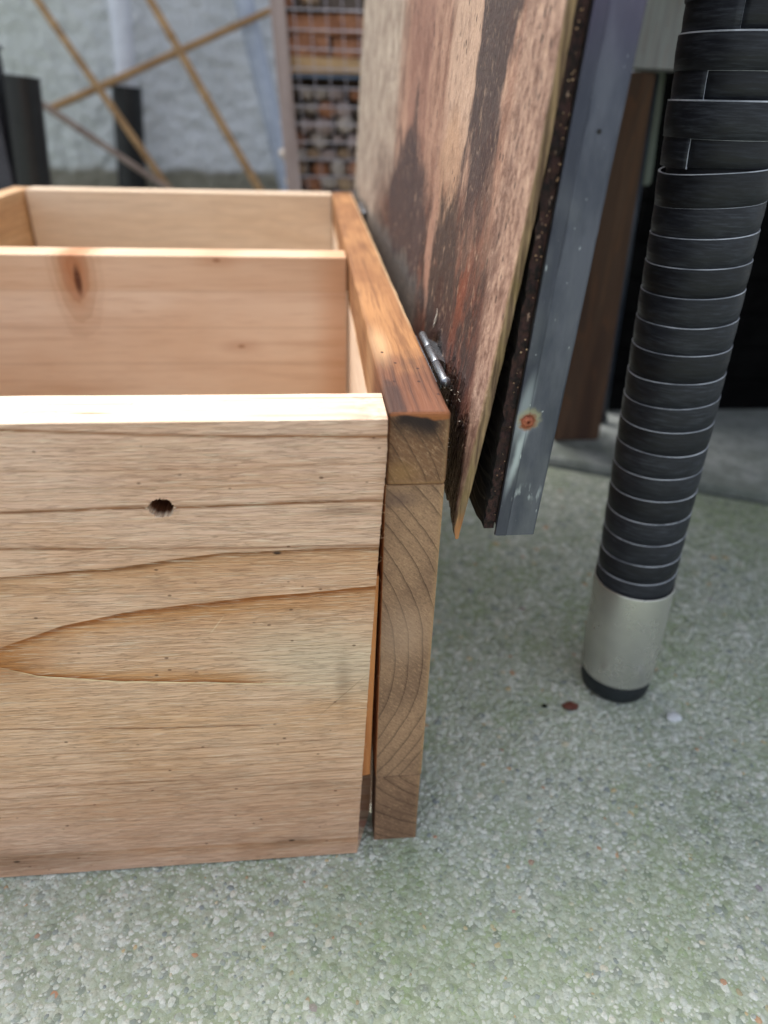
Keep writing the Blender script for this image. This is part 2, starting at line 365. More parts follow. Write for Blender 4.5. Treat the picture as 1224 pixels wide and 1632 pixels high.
# ------------------------------------------------------------------ ground
G_patch = None
def ground_mat(name, a, b, green, seed=0.0, stone=True, dark=1.0):
    m = Mat(name, .85, spec=.25)
    co = m.t.nodes.new('ShaderNodeNewGeometry').outputs['Position']
    S_ = lambda k, off=0.0: m.sc(k, k, k, off, co)
    big = m.noise(S_(5, seed), 1.0, 4, .6); mid = m.noise(S_(38, seed+3), 1.0, 4, .65); fin = m.noise(S_(700, seed), 1.0, 3, .7)
    c = m.mix(m.mr(mid, .35, .65), a, b)
    c = m.mix(m.mr(m.add(m.mul(big, .6), m.mul(mid, .4)), .42, .60, .1, .85), c, green)
    if stone:
        cell = m.vor(S_(250), 1.0, 'F1', 'Color'); hs_ = m.t.nodes.new('ShaderNodeSeparateColor'); m.t.links.new(cell, hs_.inputs[0])
        dist = m.vor(S_(250), 1.0, 'F1', 'Distance')
        c = m.mix(m.mr(hs_.outputs[0], .1, .95, 0, .55), c, srgb(196, 200, 188))
        c = m.mix(m.mr(hs_.outputs[1], .8, .95, 0, .5), c, srgb(104, 112, 112))
        c = m.mix(m.mr(dist, .42, .75, 0, .6), c, srgb(150, 160, 136))
        c = m.mix(m.mr(fin, .45, .75, 0, .5), c, srgb(136, 144, 122)); c = m.mix(m.mr(fin, .45, .25, 0, .5), c, srgb(216, 220, 212))
        m.col(c); n = m.bump(m.mr(dist, .75, .1), .0008, .9); m.bump(fin, .0006, .7, n)
    else:
        gr = m.noise(S_(260, 5), 1.0, 3, .7); c = m.mix(m.mr(gr, .52, .68, 0, .5), c, (a[0]*.5, a[1]*.52, a[2]*.5, 1)); c = m.mix(m.mr(gr, .44, .3, 0, .4), c, (min(1, a[0]*1.3), min(1, a[1]*1.3), min(1, a[2]*1.3), 1))
        c = m.mix(m.mr(fin, .5, .75, 0, .35), c, (a[0]*.4, a[1]*.42, a[2]*.4, 1))
        m.col(c); m.bump(fin, .0006, .7)
    return m.m
M_slab = ground_mat('mossy_exposed_aggregate', srgb(194, 200, 188), srgb(178, 186, 170), srgb(148, 166, 124), 0.0)
M_slab2 = ground_mat('grey_concrete', srgb(176, 180, 178), srgb(150, 156, 152), srgb(132, 140, 130), 4.0, stone=False)
M_soil = ground_mat('dark_joint_soil', srgb(34, 36, 28), srgb(24, 26, 20), srgb(30, 40, 24), 2.0, stone=False)
def stone_mat():
    m = Mat('aggregate_stone', .85, spec=.2)
    at = m.t.nodes.new('ShaderNodeAttribute'); at.attribute_name = 'tone'; t = at.outputs['Fac']
    co = m.t.nodes.new('ShaderNodeNewGeometry').outputs['Position']
    fin = m.noise(m.sc(900, 900, 900, 0, co), 1.0, 3, .7); mid = m.noise(m.sc(38, 38, 38, 3, co), 1.0, 4, .65); big = m.noise(m.sc(5, 5, 5, 0, co), 1.0, 4, .6)
    c = m.ramp(t, [(0, srgb(136, 144, 146)), (.10, srgb(176, 184, 174)), (.4, srgb(196, 202, 192)), (.65, srgb(206, 211, 201)), (.9, srgb(220, 223, 215)), (.975, srgb(212, 212, 198)), (.985, srgb(204, 186, 144)), (.996, srgb(190, 140, 112)), (1, srgb(140, 150, 162))])
    c = m.mix(m.mr(m.add(m.mul(big, .55), m.mul(mid, .45)), .47, .63, 0, .6), c, srgb(156, 172, 138), 'MIX'); c = m.mix(m.mr(m.noise(m.sc(90, 90, 90, 13, co), 1.0, 3, .6), .50, .66, 0, .55), c, srgb(142, 154, 126))
    c = m.mix(m.mr(fin, .42, .75, 0, .45), c, srgb(140, 148, 130)); c = m.mix(m.mr(fin, .45, .25, 0, .4), c, srgb(220, 224, 214))
    m.col(c); m.bump(fin, .0004, .8)
    return m.m
M_stone = stone_mat()

bm, _ = grid([-40, -2, -.5, .5, 1.2, 3, 40], [-40, -2, -.6, .5, 2, 10, 40], lambda u, v: Vector((u, v, -.03)))
tag(mk('ground', bm, M_soil), kind='structure')
# two paving slabs of the patio, split by one slanting joint
JA = Vector((.2201, .4316)); JB = Vector((.4171, .3383)); jd = (JB-JA).normalized(); jn = Vector((-jd.y, jd.x))
def slab(name, quad, mat, seed):
    bm = bmesh.new()
    f = bm.faces.new([bm.verts.new((p.x, p.y, 0)) for p in quad])
    r = bmesh.ops.extrude_face_region(bm, geom=[f]); vs = [v for v in r['geom'] if isinstance(v, bmesh.types.BMVert)]
    bmesh.ops.translate(bm, verts=vs, vec=(0, 0, -.05)); bmesh.ops.recalc_face_normals(bm, faces=bm.faces)
    bmesh.ops.bevel(bm, geom=[e for e in bm.edges if max(v.co.z for v in e.verts) > -.001 and min(v.co.z for v in e.verts) > -.001], offset=.003, segments=2, affect='EDGES')
    return mk(name, bm, mat)
n0 = JA-jn*.006; n1 = JA+jn*.013
s1 = slab('paving_slab', [n0-jd*3, n0-jd*3-jn*3, n0+jd*3-jn*3, n0+jd*3], M_slab, 0); tag(s1, kind='structure')
s2 = slab('paving_slab', [n1+jd*3, n1+jd*3+jn*4, n1-jd*3+jn*4, n1-jd*3], M_slab2, 1); tag(s2, kind='structure')
# aggregate: thousands of small worn stones standing a fraction of a millimetre out of the slab
def aggregate():
    vs, fs, tone = [], [], []
    rnd = random.Random(3)
    def put(cx, cy, r, h):
        b = len(vs); n = 7; a0 = rnd.random()*6.28; e = rnd.uniform(.65, 1); ca, sa = math.cos(a0), math.sin(a0)
        rr = [r*rnd.uniform(.65, 1.2) for _ in range(n)]
        for lv, (k, hz) in enumerate(((1.0, -.0002), (.86, h*.9))):
            for i in range(n):
                t = 2*PI*i/n; px, py = rr[i]*k*math.cos(t), rr[i]*k*e*math.sin(t)
                vs.append((cx+px*ca-py*sa, cy+px*sa+py*ca, hz*rnd.uniform(.85, 1.1)))
        vs.append((cx, cy, h))
        for i in range(n):
            j = (i+1) % n
            fs.append((b+i, b+j, b+n+j, b+n+i)); fs.append((b+n+i, b+n+j, b+2*n))
        t = rnd.random(); tone.extend([t]*(2*n+1))
    y = -.13
    while y < .40:
        st = .0023 if y < .02 else (.0029 if y < .14 else .0044)
        x = -.20
        while x < .34:
            px, py = x+rnd.uniform(-.5, .5)*st, y+rnd.uniform(-.5, .5)*st
            if rnd.random() < .8 and (Vector((px, py))-n0).dot(jn) < -.004 and not (px < .0 and py > .03):
                r = st*rnd.choice((.30, .36, .42, .48, .56, .66, .8, 1.05)); put(px, py, r, rnd.uniform(.00003, .00020))
            x += st
        y += st
    me = bpy.data.meshes.new('aggregate'); me.from_pydata(vs, [], fs); me.materials.append(M_stone)
    at = me.attributes.new('tone', 'FLOAT', 'POINT'); at.data.foreach_set('value', tone)
    for p in me.polygons: p.use_smooth = True
    o = bpy.data.objects.new('aggregate', me); COL.objects.link(o); o.parent = s1; o['kind'] = 'stuff'
aggregate()

# ------------------------------------------------------------------ background wall
def wall():
    m = Mat('grey_roughcast_paint', .85, spec=.3)
    fin = m.noise(m.sc(120, 120, 120), 1.0, 4, .65); big = m.noise(m.sc(3.5, 3.5, 3.5), 1.0, 3)
    c = m.mix(m.mr(big, .3, .7), srgb(216, 218, 222), srgb(200, 203, 206))
    c = m.mix(m.mr(m.x, -.35, -.7), c, srgb(196, 200, 196))
    zz = m.add(m.z, m.mul(m.sub(m.noise(m.sc(14, 14, 14), 1.0, 3), .5), .05))
    c = m.mix(m.mr(zz, .175, .15), c, srgb(136, 132, 118))     # splash and algae along the foot
    c = m.mix(m.mr(fin, .45, .7, 0, .15), c, srgb(130, 132, 130))
    m.col(c); m.bump(fin, .004, .8)
    def f(u, v):
        p = Vector((u*38, 0, v*38)); d = mn.noise(p)*.006+mn.noise(p*2.3+Vector((3, 0, 0)))*.0045+max(0, mn.noise(p*.9+Vector((9, 9, 0))))*.006
        return Vector((u, 1.78-d*1.15, v))
    bm, R = grid(lin(-1.1, .5, 260), lin(0, .75, 120), f)
    # remaining height and thickness of the wall
    abox(bm, -1.6, 1.6, 1.79, 1.99, -.05, 1.7)
    abox(bm, -1.1, .5, 1.772, 1.79, .75, 1.7); abox(bm, .5, 1.6, 1.772, 1.79, 0, 1.7); abox(bm, -1.6, -1.1, 1.772, 1.79, 0, 1.7)
    o = mk('rendered_wall', bm, m.m, loc=(0, 1.78, 0), smooth=False)
    tag(o, 'grey painted roughcast wall closing off the yard behind the canes and pipes', 'wall')
    for p in o.data.polygons: p.use_smooth = True
wall()

# ------------------------------------------------------------------ things against the wall
def simple(name, c, c2=None, rough=.6, metal=0.0, sc=(40, 40, 40), spec=.4, bump=0.0):
    m = Mat(name, rough, metal, spec); n = m.noise(m.sc(*sc), 1.0, 4, .6)
    m.col(m.mix(m.mr(n, .3, .7), c, c2 or (c[0]*.7, c[1]*.7, c[2]*.7, 1)))
    m.rough(m.mr(n, .3, .7, max(0, rough-.08), min(1, rough+.1)))
    if bump: m.bump(n, bump, .7)
    return m.m
M_whitepipe = simple('white_pvc', srgb(214, 218, 228), srgb(200, 204, 214), .35)
M_blackpl = simple('black_plastic', srgb(24, 25, 28), srgb(16, 17, 20), .4)
M_darkpost = simple('dark_grey_paint', srgb(62, 60, 68), srgb(48, 48, 56), .6)
M_bluegrey = simple('blue_grey_pipe', srgb(176, 184, 198), srgb(158, 166, 182), .4)
M_cane = simple('bamboo', srgb(176, 140, 96), srgb(140, 106, 70), .5, sc=(6, 6, 60))
M_cane2 = simple('weathered_bamboo', srgb(146, 128, 116), srgb(118, 100, 90), .6, sc=(6, 6, 60))
def pipe(name, label, a, b, r, mat, wall_t=.003, cat='pipe', collar=None):
    o = thing(name, label, cat, a); a = Vector(a); b = Vector(b); d = (b-a).normalized()
    bm = tube([a, b], r, 28, caps=False); atube(bm, [a, b], r-wall_t, 28, caps=False)
    n = 28
    mk('pipe_body', bm, mat, o)
    bm = tube([b-d*.004, b], [r+.0006, r+.0006], 28, caps=False); atube(bm, [b-d*.0002, b+d*.0004], [r+.0006, r-wall_t], 28, caps=False)
    mk('rim', bm, mat, o)
    if collar: mk('collar', tube([a+d*collar, a+d*(collar+.03)], r+.003, 28), mat, o)
    return o
pipe('downpipe', 'white plastic downpipe running down the grey wall into a black pipe', (-.4345, 1.70, .30), (-.380, 1.70, 1.6), .0235, M_whitepipe)
pipe('drain_pipe', 'black plastic drain pipe at the wall, receiving the white downpipe', (-.462, 1.70, -.005), (-.4345, 1.70, .338), .033, M_blackpl, collar=.05)
pipe('waste_pipe', 'blue-grey pipe leaning against the wall left of the wire mesh', (-.045, 1.66, .0), (-.225, 1.73, .80), .0215, M_bluegrey)
pipe('plastic_post', 'short open black plastic tube nearest the left edge behind the box', (-.462, 1.0, 0), (-.4325, 1.0, .3445), .026, M_blackpl, cat='pipe')
o = thing('square_post', 'dark grey square post cut off by the left edge of the view', 'post', (-.50, 1.0, 0))
mk('post_body', box(-.54, -.4660, .98, 1.04, 0, .375, bev=.003), M_darkpost, o); mk('cap', box(-.543, -.4630, .977, 1.043, .376, .382, bev=.002), M_darkpost, o)
def cane(label, a, b, r, mat, first, ext=1.5):
    o = thing('bamboo_cane', label, 'bamboo cane', a, 'bamboo canes against the wall')
    a = Vector(a); b = Vector(b); ln = (b-a).length; pts, rr = [], []
    rn = random.Random(first); t = 0
    nodes = []
    while t < ln:
        nodes.append(t); t += rn.uniform(.13, .19)
    k = 60
    for i in range(k+1):
        s = ln*i/k; p = a.lerp(b, i/k)+Vector((nz(s*3, first), nz(s*3, first+9), nz(s*3, 5+first)))*.004
        pts.append(p); rr.append(r*(1-.15*i/k))
    mk('stem', tube(pts, rr, 12), mat, o)
    for s in nodes[1:]:
        i = min(k-1, int(s/ln*k)); p = pts[i]; d = (b-a).normalized()
        mk('node', tube([p-d*.004, p-d*.001, p+d*.001, p+d*.004], [rr[i]*1.02, rr[i]*1.22, rr[i]*1.22, rr[i]*1.02], 12), mat, o)
cane('steep bamboo cane falling to the right across the black drain pipe', (-.285, 1.60, .03), (-.70, 1.60, .70), .0082, M_cane, 1)
cane('longest bamboo cane, falling to the right down the open middle of the wall', (-.06, 1.57, .005), (-.46, 1.66, .68), .0095, M_cane, 2)
cane('bamboo cane rising to the right behind the others towards the mesh', (-.60, 1.66, .29), (-.03, 1.66, .515), .0080, M_cane, 3)
cane('greyish bamboo cane lying lowest, slanting down to the right', (-.74, 1.55, .405), (-.255, 1.55, .085), .0075, M_cane2, 4)

# ------------------------------------------------------------------ wire-fronted insect hotel
M_frame = timber('greyed_batten', srgb(178, 162, 158), srgb(156, 140, 136), 2, 3.0, .5, spots=False).m
M_wire = simple('galvanised_wire', srgb(186, 178, 182), srgb(160, 154, 160), .5, .3)
M_brick = simple('terracotta', srgb(176, 124, 92), srgb(136, 90, 66), .85, sc=(60, 60, 60), bump=.002)
M_tan = timber('tan_board', srgb(206, 172, 130), srgb(186, 148, 104), 0, 9.0, .5).m
M_rock = simple('rubble_stone', srgb(206, 192, 178), srgb(150, 140, 132), .85, sc=(50, 50, 50), bump=.002)
M_rock2 = simple('brown_stone', srgb(190, 164, 132), srgb(140, 114, 92), .85, sc=(50, 50, 50), bump=.002)
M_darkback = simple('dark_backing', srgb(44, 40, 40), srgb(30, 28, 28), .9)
HB = thing('wire_mesh_cage', 'timber-framed cage with galvanised wire front, packed with rubble and brick', 'wire cage', (.08, 1.2, 0))
def leanbox(x0b, x0t, wd, y0, y1, z0, z1):
    bm = box(x0b, x0b+wd, y0, y1, z0, z1, bev=.0015)
    for v in bm.verts: v.co.x += (x0t-x0b)*(v.co.z-z0)/(z1-z0)
    return bm
mk('frame_post', leanbox(-.050, -.089, .023, 1.09, 1.12, 0, .62), M_frame, HB)
mk('frame_post', box(.235, .26, 1.09, 1.12, 0, .62, bev=.0015), M_frame, HB)
mk('back_panel', box(-.05, .235, 1.175, 1.18, 0, .62), simple('brown_backing', srgb(120, 106, 94), srgb(84, 74, 66), .9), HB)
mk('side_panel', leanbox(-.049, -.084, .006, 1.121, 1.29, 0, .62), M_frame, HB)
mk('shelf', box(-.06, .234, 1.105, 1.174, .357, .3615), simple('blue_shelf', srgb(110, 124, 142), srgb(92, 104, 122), .5, .4), HB)
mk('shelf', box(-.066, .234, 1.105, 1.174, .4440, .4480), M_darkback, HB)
wz = bmesh.new(); atube(wz, [(-.055, 1.092, 0), (.255, 1.092, 0)], .0012, 6); bmesh.ops.translate(wz, verts=wz.verts, vec=(0, 0, 0))
w0 = mk('wire', wz, M_wire, HB); w0.location.z = .036
k = 0
for i in range(1, 23):
    c = w0.copy(); COL.objects.link(c); c.parent = HB; c.location = (0, 0, .036+i*.0256); c.rotation_euler = (0, math.radians(random.uniform(-.5, .5)), 0)
wv = mk('wire', tube([(-.016, 1.094, .01), (-.052, 1.094, .61)], .0007, 6), M_wire, HB)
for i in range(1, 12):
    c = wv.copy(); COL.objects.link(c); c.parent = HB; c.location = (i*.0245, 0, 0)
def rock(cx, cy, cz, r, seed, e=(1, 1, .8)):
    bm = bmesh.new(); bmesh.ops.create_icosphere(bm, subdivisions=2, radius=r)
    for v in bm.verts:
        n = 1+.28*mn.noise(v.co/r*1.3+Vector((seed, seed, 0))); v.co = Vector((v.co.x*e[0]*n+cx, v.co.y*e[1]*n+cy, v.co.z*e[2]*n+cz))
    return bm
rn = random.Random(11)
zz = .02; row = 0
while zz < .345:
    x = -.035+(row % 2)*.012
    while x < .22:
        r = rn.uniform(.0115, .0185)
        o = mk('rubble_stone', rock(0, 0, 0, r, rn.random()*50, (rn.uniform(.9, 1.25), 1, rn.uniform(.7, .9))), rn.choice((M_rock, M_rock, M_rock2, M_brick, M_frame)), None, True, (0, 0, 0))
        o.location = (x-.058*zz-.005, 1.135+rn.uniform(-.01, .02), zz+rn.uniform(-.002, .002))
        tag(o, 'rounded rubble stone packed behind the wire mesh under the blue-grey shelf', 'stone', 'rubble stones in the wire cage')
        x += r*2.1
    zz += .0225; row += 1
def blk(name, label, cat, x0, x1, z0, z1, mat, grp=None, sd=0):
    bm = box(x0, x1, 1.11, 1.17, z0, z1, bev=.002); wobble(bm, .0035, 60, sd, 2)
    return tag(mk(name, bm, mat, None, False, ((x0+x1)/2, 1.15, z0)), label, cat, grp)
blk('board_offcut', 'tan board offcut lying flat on the blue-grey shelf of the cage', 'board', -.050, .225, .3635, .3845, M_tan, None, 1)
blk('brick', 'orange-brown brick piece left of the pair, directly on the tan offcut', 'brick', -.052, .012, .3855, .4135, M_brick, 'broken bricks in the wire cage', 2)
blk('brick', 'orange-brown brick piece right of the pair, directly on the tan offcut', 'brick', .0155, .09, .3855, .4105, M_brick, 'broken bricks in the wire cage', 3)
blk('brick', 'wide orange brick just below the dark gap at the top of the cage', 'brick', -.056, .085, .4150, .4420, M_brick, 'broken bricks in the wire cage', 4)
blk('brick', 'tan-orange block standing at the left in the dark gap of the cage', 'brick', -.062, -.045, .4485, .50, M_brick, None, 5)
tag(mk('rubble_stone', rock(-.018, 1.135, .4605, .015, 3.3), M_rock2, None, True), 'round tan stone lying in the dark gap above the orange brick', 'stone')

# ------------------------------------------------------------------ the cedar box
BX = thing('wooden_box', 'open cedar box with two compartments and a hinged plywood lid', 'wooden box', (0, 0, 0))
HX, HZ = -.0800, .2062
def front_board():
    def rx(z):          # the cut end is not square: the gap to the side board widens downwards
        return -.0006-.0086*max(0, (.222-z)/.222)**.85 + .00022*nz(z*900)+.00018*nz(z*260, 4)
    xs = lin(-.3445, -.095, 60)+lin(-.0935, -.066, 100)+lin(-.065, -.0014, 50)
    zs = lin(.0012, .190, 90)+lin(.1906, .222, 100)+lin(.223, H-.0004, 12)
    def dep(x, z):
        ang = math.atan2(z-HZ, x-HX); r0 = .0043*(1+.22*nz(math.cos(ang)*2.3, math.sin(ang)*2.3, 4)+.16*nz(math.cos(ang)*9, math.sin(ang)*9, 2))
        r = math.hypot((x-HX), (z-HZ)*1.22)
        d = .012*(1-sst(r0*.88, r0, r))
        # torn lip under the hole
        d -= .0004*sst(.0022, .0, abs(r-r0*1.1))*(1 if z < HZ else .3)
        return d+.00018*nz(x*25, z*500)
    bm = bmesh.new(); R = []
    for z in zs:
        e = rx(z); R.append([bm.verts.new((-.3445+(x+.3445)/(-.0014+.3445)*(e+.3445), FY+dep(-.3445+(x+.3445)/(-.0014+.3445)*(e+.3445), z) + (0 if zs[0] < z else 0), z)) for x in xs])
    for j in range(len(zs)-1):
        for i in range(len(xs)-1): bm.faces.new((R[j][i], R[j][i+1], R[j+1][i+1], R[j+1][i]))
    yb = .0182
    # top, right end, back
    top = R[-1]; ys = lin(FY+.0004, yb, 8)
    prev = top
    for a, y in enumerate(ys):
        row = [bm.verts.new((v.co.x, y, H+.00012*nz(v.co.x*60, y*300)-(0 if 0 < a < 7 else .0002))) for v in top]
        for i in range(len(xs)-1): bm.faces.new((prev[i], prev[i+1], row[i+1], row[i]))
        prev = row
    back = prev
    rcol = [r[-1] for r in R]+[]
    pv = rcol
    for y in lin(FY+.003, yb, 6):
        c = [bm.verts.new((v.co.x+.0003*nz(y*900, v.co.z*800), y, v.co.z)) for v in rcol]
        for i in range(len(c)-1): bm.faces.new((pv[i], c[i], c[i+1], pv[i+1]))
        pv = c
    lo = [bm.verts.new((v.co.x, yb, .0012)) for v in top]
    for i in range(len(xs)-1): bm.faces.new((back[i], back[i+1], lo[i+1], lo[i]))
    for i in range(len(xs)-1): bm.faces.new((lo[i], lo[i+1], R[0][i+1], R[0][i]))
    bmesh.ops.recalc_face_normals(bm, faces=bm.faces)
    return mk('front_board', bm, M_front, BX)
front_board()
def strip(x0, x1, y0, y1, z0, z1, bev, amp=.00025, seed=0, soft=None):
    bm = bmesh.new(); xs = lin(x0, x1, 6); zs = lin(z0, z1, max(4, int((z1-z0)/.006))); ys = lin(y0, y1, 60)
    abox(bm, x0, x1, y0, y1, z0, z1)
    bmesh.ops.subdivide_edges(bm, edges=[e for e in bm.edges if abs(e.verts[0].co.y-e.verts[1].co.y) > .01], cuts=70, use_grid_fill=True)
    es = [e for e in bm.edges if len(e.link_faces) == 2 and e.calc_face_angle(0) > .5]
    bmesh.ops.bevel(bm, geom=es, offset=bev, segments=3, affect='EDGES', profile=.5)
    for v in bm.verts:
        v.co.x += amp*nz(v.co.y*60, v.co.z*200, seed); v.co.z += amp*.6*nz(v.co.y*50, v.co.x*300, seed+4)
    for f in bm.faces: f.smooth = False
    return bm
ZA, ZB = .2098, .0490
side = mk('side_board', strip(0.0, T, .0002, L, ZB+.0002, ZA-.00015, .0005, seed=2), M_s_mid, BX)
mk('glued_strip', strip(0.0, T+.0002, -.0008, L, ZA+.00015, H, .0017, amp=.0004, seed=5), M_s_top, side)
mk('glued_strip', strip(0.0, T-.0002, .0006, L, 0, ZB-.0002, .0006, seed=9), M_s_low, side)
bm = strip(-.325, -.0015, .270, .2965, .01, H, .0008); mk('divider', bm, M_inner, BX)
bm = strip(-.324, -.0010, .618, .6435, 0, H, .0008); mk('back_board', bm, M_back, BX)
bm = strip(-.3445, -.3262, .0188, .6435, 0, H-.0004, .0008); mk('left_board', bm, M_left, BX)
mk('corner_batten', box(-.020, -.0008, .0200, .040, .043, .205, bev=.0006), timber('orange_batten', srgb(206, 140, 86), srgb(186, 116, 66), 2, 12.0).m, BX)
bm = bmesh.new(); ringv = []
for z in lin(.050, .168, 24):      # a sliver of offcut wedged in the widening gap
    e = -.0006-.0086*max(0, (.222-z)/.222)**.85; wv_ = .0005*nz(z*60, 4)
    ringv.append([bm.verts.new(p) for p in ((e+.0003, .0010+wv_, z), (e+(0-e)*.62, .0016+wv_, z), (e+(0-e)*.62, .0185, z), (e+.0003, .0185, z))])
for a_, b_ in zip(ringv, ringv[1:]):
    for k_ in range(4): bm.faces.new((a_[k_], a_[(k_+1) % 4], b_[(k_+1) % 4], b_[k_]))
bm.faces.new(ringv[0]); bm.faces.new(ringv[-1][::-1]); bmesh.ops.recalc_face_normals(bm, faces=bm.faces)
mk('wedge_sliver', bm, timber('orange_sliver', srgb(214, 146, 90), srgb(190, 116, 62), 2, 22.0).m, BX)
# torn saw fibres bridging the gap
M_fibre = simple('pale_wood_fibre', srgb(214, 178, 138), srgb(186, 146, 104), .7)
M_fibre2 = simple('white_wood_fibre', srgb(232, 222, 204), srgb(210, 198, 178), .7)
bm = bmesh.new(); rn = random.Random(5)
for i in range(70):
    z = rn.uniform(.075, .205); e = -.0006-.0086*((.222-z)/.222)**.85
    x = e-.0002 if rn.random() < .7 else 0.0004
    d = 1 if x < 0 else -1
    p = Vector((x, FY+rn.uniform(.0002, .003) if d > 0 else rn.uniform(0, .002), z)); pts = [p]
    dr = Vector((d*rn.uniform(.3, 1), rn.uniform(-.6, .3), rn.uniform(-.8, .8))); n = rn.randint(2, 4)
    for s in range(n):
        p = p+dr.normalized()*rn.uniform(.0003, .0007); dr += Vector((rn.uniform(-.5, .5), rn.uniform(-.5, .5), rn.uniform(-.8, .8))); pts.append(p)
    atube(bm, pts, [.00009*(1-.6*s/len(pts)) for s in range(len(pts))], 4)
o = mk('torn_fibre', bm, M_fibre, BX); o['kind'] = 'stuff'

# ------------------------------------------------------------------ lid
def Xm(z): return .0435+.0507*(z-.187)                  # metal strip's left edge, along the lid's tilt
def ply_outer(y, z):
    peel = -.0095*max(0, (.345-z)/.158)**1.6*math.exp(-(y/.13)**2)
    return Xm(z)-.0045-.019*y+peel
ZT = .62
def ply_bottom(y):
    return .1855+.004*nz(y*90, 2)+.0022*nz(y*310, 7)+(.006*sst(.0, .03, y)*(1-sst(.03, .09, y)))-.0*y
def lid_face():
    m = Mat('water_stained_plywood', .62, spec=.4)
    Y, Z = m.y, m.z
    w1 = m.noise(m.sc(1, 22, 16), 1.0, 4, .65); w2 = m.noise(m.sc(1, 80, 50, 3), 1.0, 4, .7)
    u = m.add(Y, m.add(m.mul(m.sub(w1, .5), .05), m.mul(m.sub(w2, .5), .018))); v = m.add(Z, m.add(m.mul(m.sub(w2, .5), .04), m.mul(m.sub(w1, .5), .05)))
    st = m.noise(m.sc(1, 160, 8, 5), 1.0, 4, .65); fi = m.noise(m.sc(300, 520, 320, 1), 1.0, 3, .7); bl = m.noise(m.sc(1, 22, 14, 8), 1.0, 4, .6)
    st2 = m.noise(m.sc(1, 420, 26, 15), 1.0, 3, .6)
    f1 = m.noise(m.sc(1, 34, 22, 21), 1.0, 6, .68, .3); f2 = m.noise(m.sc(1, 170, 110, 31), 1.0, 5, .72); f3 = m.noise(m.sc(1, 80, 50, 41), 1.0, 5, .68)
    def rag(mask, amp=.9, lo=.34, hi=.76, n=f1): return m.mr(m.add(mask, m.mul(m.sub(n, .5), amp)), lo, hi)
    c = m.mix(m.mr(f1, .38, .62), srgb(188, 148, 124), srgb(146, 106, 86))
    far = m.mr(u, .30, .36)
    c = m.mix(far, c, m.mix(m.mr(f3, .38, .62), srgb(206, 190, 170), srgb(150, 130, 114)))
    c = m.mix(m.mul(rag(m.blob(u, Z, .25, .36, .05, .08, 0, .7)), .6), c, srgb(140, 96, 80))
    c = m.mix(m.mul(rag(m.blob(u, Z, .130, .355, .034, .10, .1, .9)), .7), c, srgb(216, 184, 158))      # pale streak
    c = m.mix(m.mul(rag(m.blob(u, Z, .130, .30, .03, .03, 0, .8)), .45), c, srgb(190, 144, 104))
    # near strip, paler and finely lined
    yb = m.mr(Z, .195, .30, -.032, .004, 'LINEAR')
    ns = m.mr(m.sub(m.add(Y, m.mul(m.sub(f3, .5), .014)), yb), .040, .030)
    c = m.mix(m.mul(ns, .85), c, m.mix(m.mr(f2, .36, .64), srgb(192, 158, 136), srgb(128, 94, 78)))
    # black damp stains
    c = m.mix(m.mul(rag(m.blob(u, Z, .073, .370, .024, .078, -.08, .7), .9, .26, .62), .95), c, m.mix(f2, srgb(30, 22, 24), srgb(86, 68, 64)))
    c = m.mix(m.mul(rag(m.blob(u, Z, .062, .305, .014, .026, .2, .8), 1.0), .75), c, srgb(66, 44, 40))
    c = m.mix(m.mul(rag(m.blob(u, Z, .245, .322, .008, .022, 0, .7), .6), .8), c, srgb(74, 52, 46))
    # reddish wet zone near the hinges, black where it stays damp
    low = m.mul(m.mr(m.add(v, m.mul(m.sub(f1, .5), .06)), .318, .262), m.mr(m.sub(m.add(Y, m.mul(m.sub(f3, .5), .014)), yb), .030, .040)); low = m.mul(low, m.mr(u, .50, .36))
    c = m.mix(m.mul(low, .96), c, m.mix(m.mr(f3, .38, .6), srgb(104, 54, 36), srgb(38, 23, 21)))
    c = m.mix(m.mul(rag(m.blob(u, v, .155, .272, .014, .030, 0, .7), .9), .7), c, srgb(190, 148, 124))
    c = m.mix(m.mul(rag(m.blob(u, v, .21, .262, .012, .035, 0, .7), .9), .65), c, srgb(176, 144, 132))
    c = m.mix(m.mul(rag(m.blob(u, v, .26, .268, .075, .046, 0, .8), .9, .26, .62), .95), c, srgb(62, 46, 46))
    c = m.mix(m.mul(rag(m.blob(u, v, .115, .248, .030, .042, 0, .7), .9, .26, .62), .92), c, srgb(58, 44, 38))
    c = m.mix(m.mul(rag(m.blob(u, v, .088, .232, .040, .026, 0, .7), .8), .8), c, srgb(58, 28, 20))
    c = m.mix(m.mul(m.mul(rag(m.mr(v, .256, .232)), m.mr(u, .15, .20)), .8), c, m.mix(f3, srgb(126, 120, 112), srgb(70, 66, 62)))
    c = m.mix(m.mul(rag(m.blob(u, v, .066, .25, .010, .035, 0, .7), .6), .35), c, srgb(150, 74, 40))
    c = m.mix(m.mul(m.blob(Y, v, .028, .262, .006, .05, 0, .7), .5), c, srgb(88, 58, 50))
    c = m.mix(m.mul(m.mr(m.add(Y, m.mul(m.sub(f3, .5), .004)), .0035, .0012), m.mr(Z, .33, .28, .15, .6)), c, srgb(150, 124, 84))
    rot = m.mul(m.mul(m.mr(v, .240, .224), m.mr(Y, .13, .09)), m.mr(m.sub(m.add(Y, m.mul(m.sub(f3, .5), .014)), yb), .031, .039))
    c = m.mix(m.mul(rot, .97), c, srgb(24, 16, 15))
    spk = m.noise(m.sc(500, 500, 500, 3), 1.0, 2, .6)
    c = m.mix(m.mul(rot, m.mr(spk, .66, .72, 0, .3)), c, srgb(150, 120, 112))
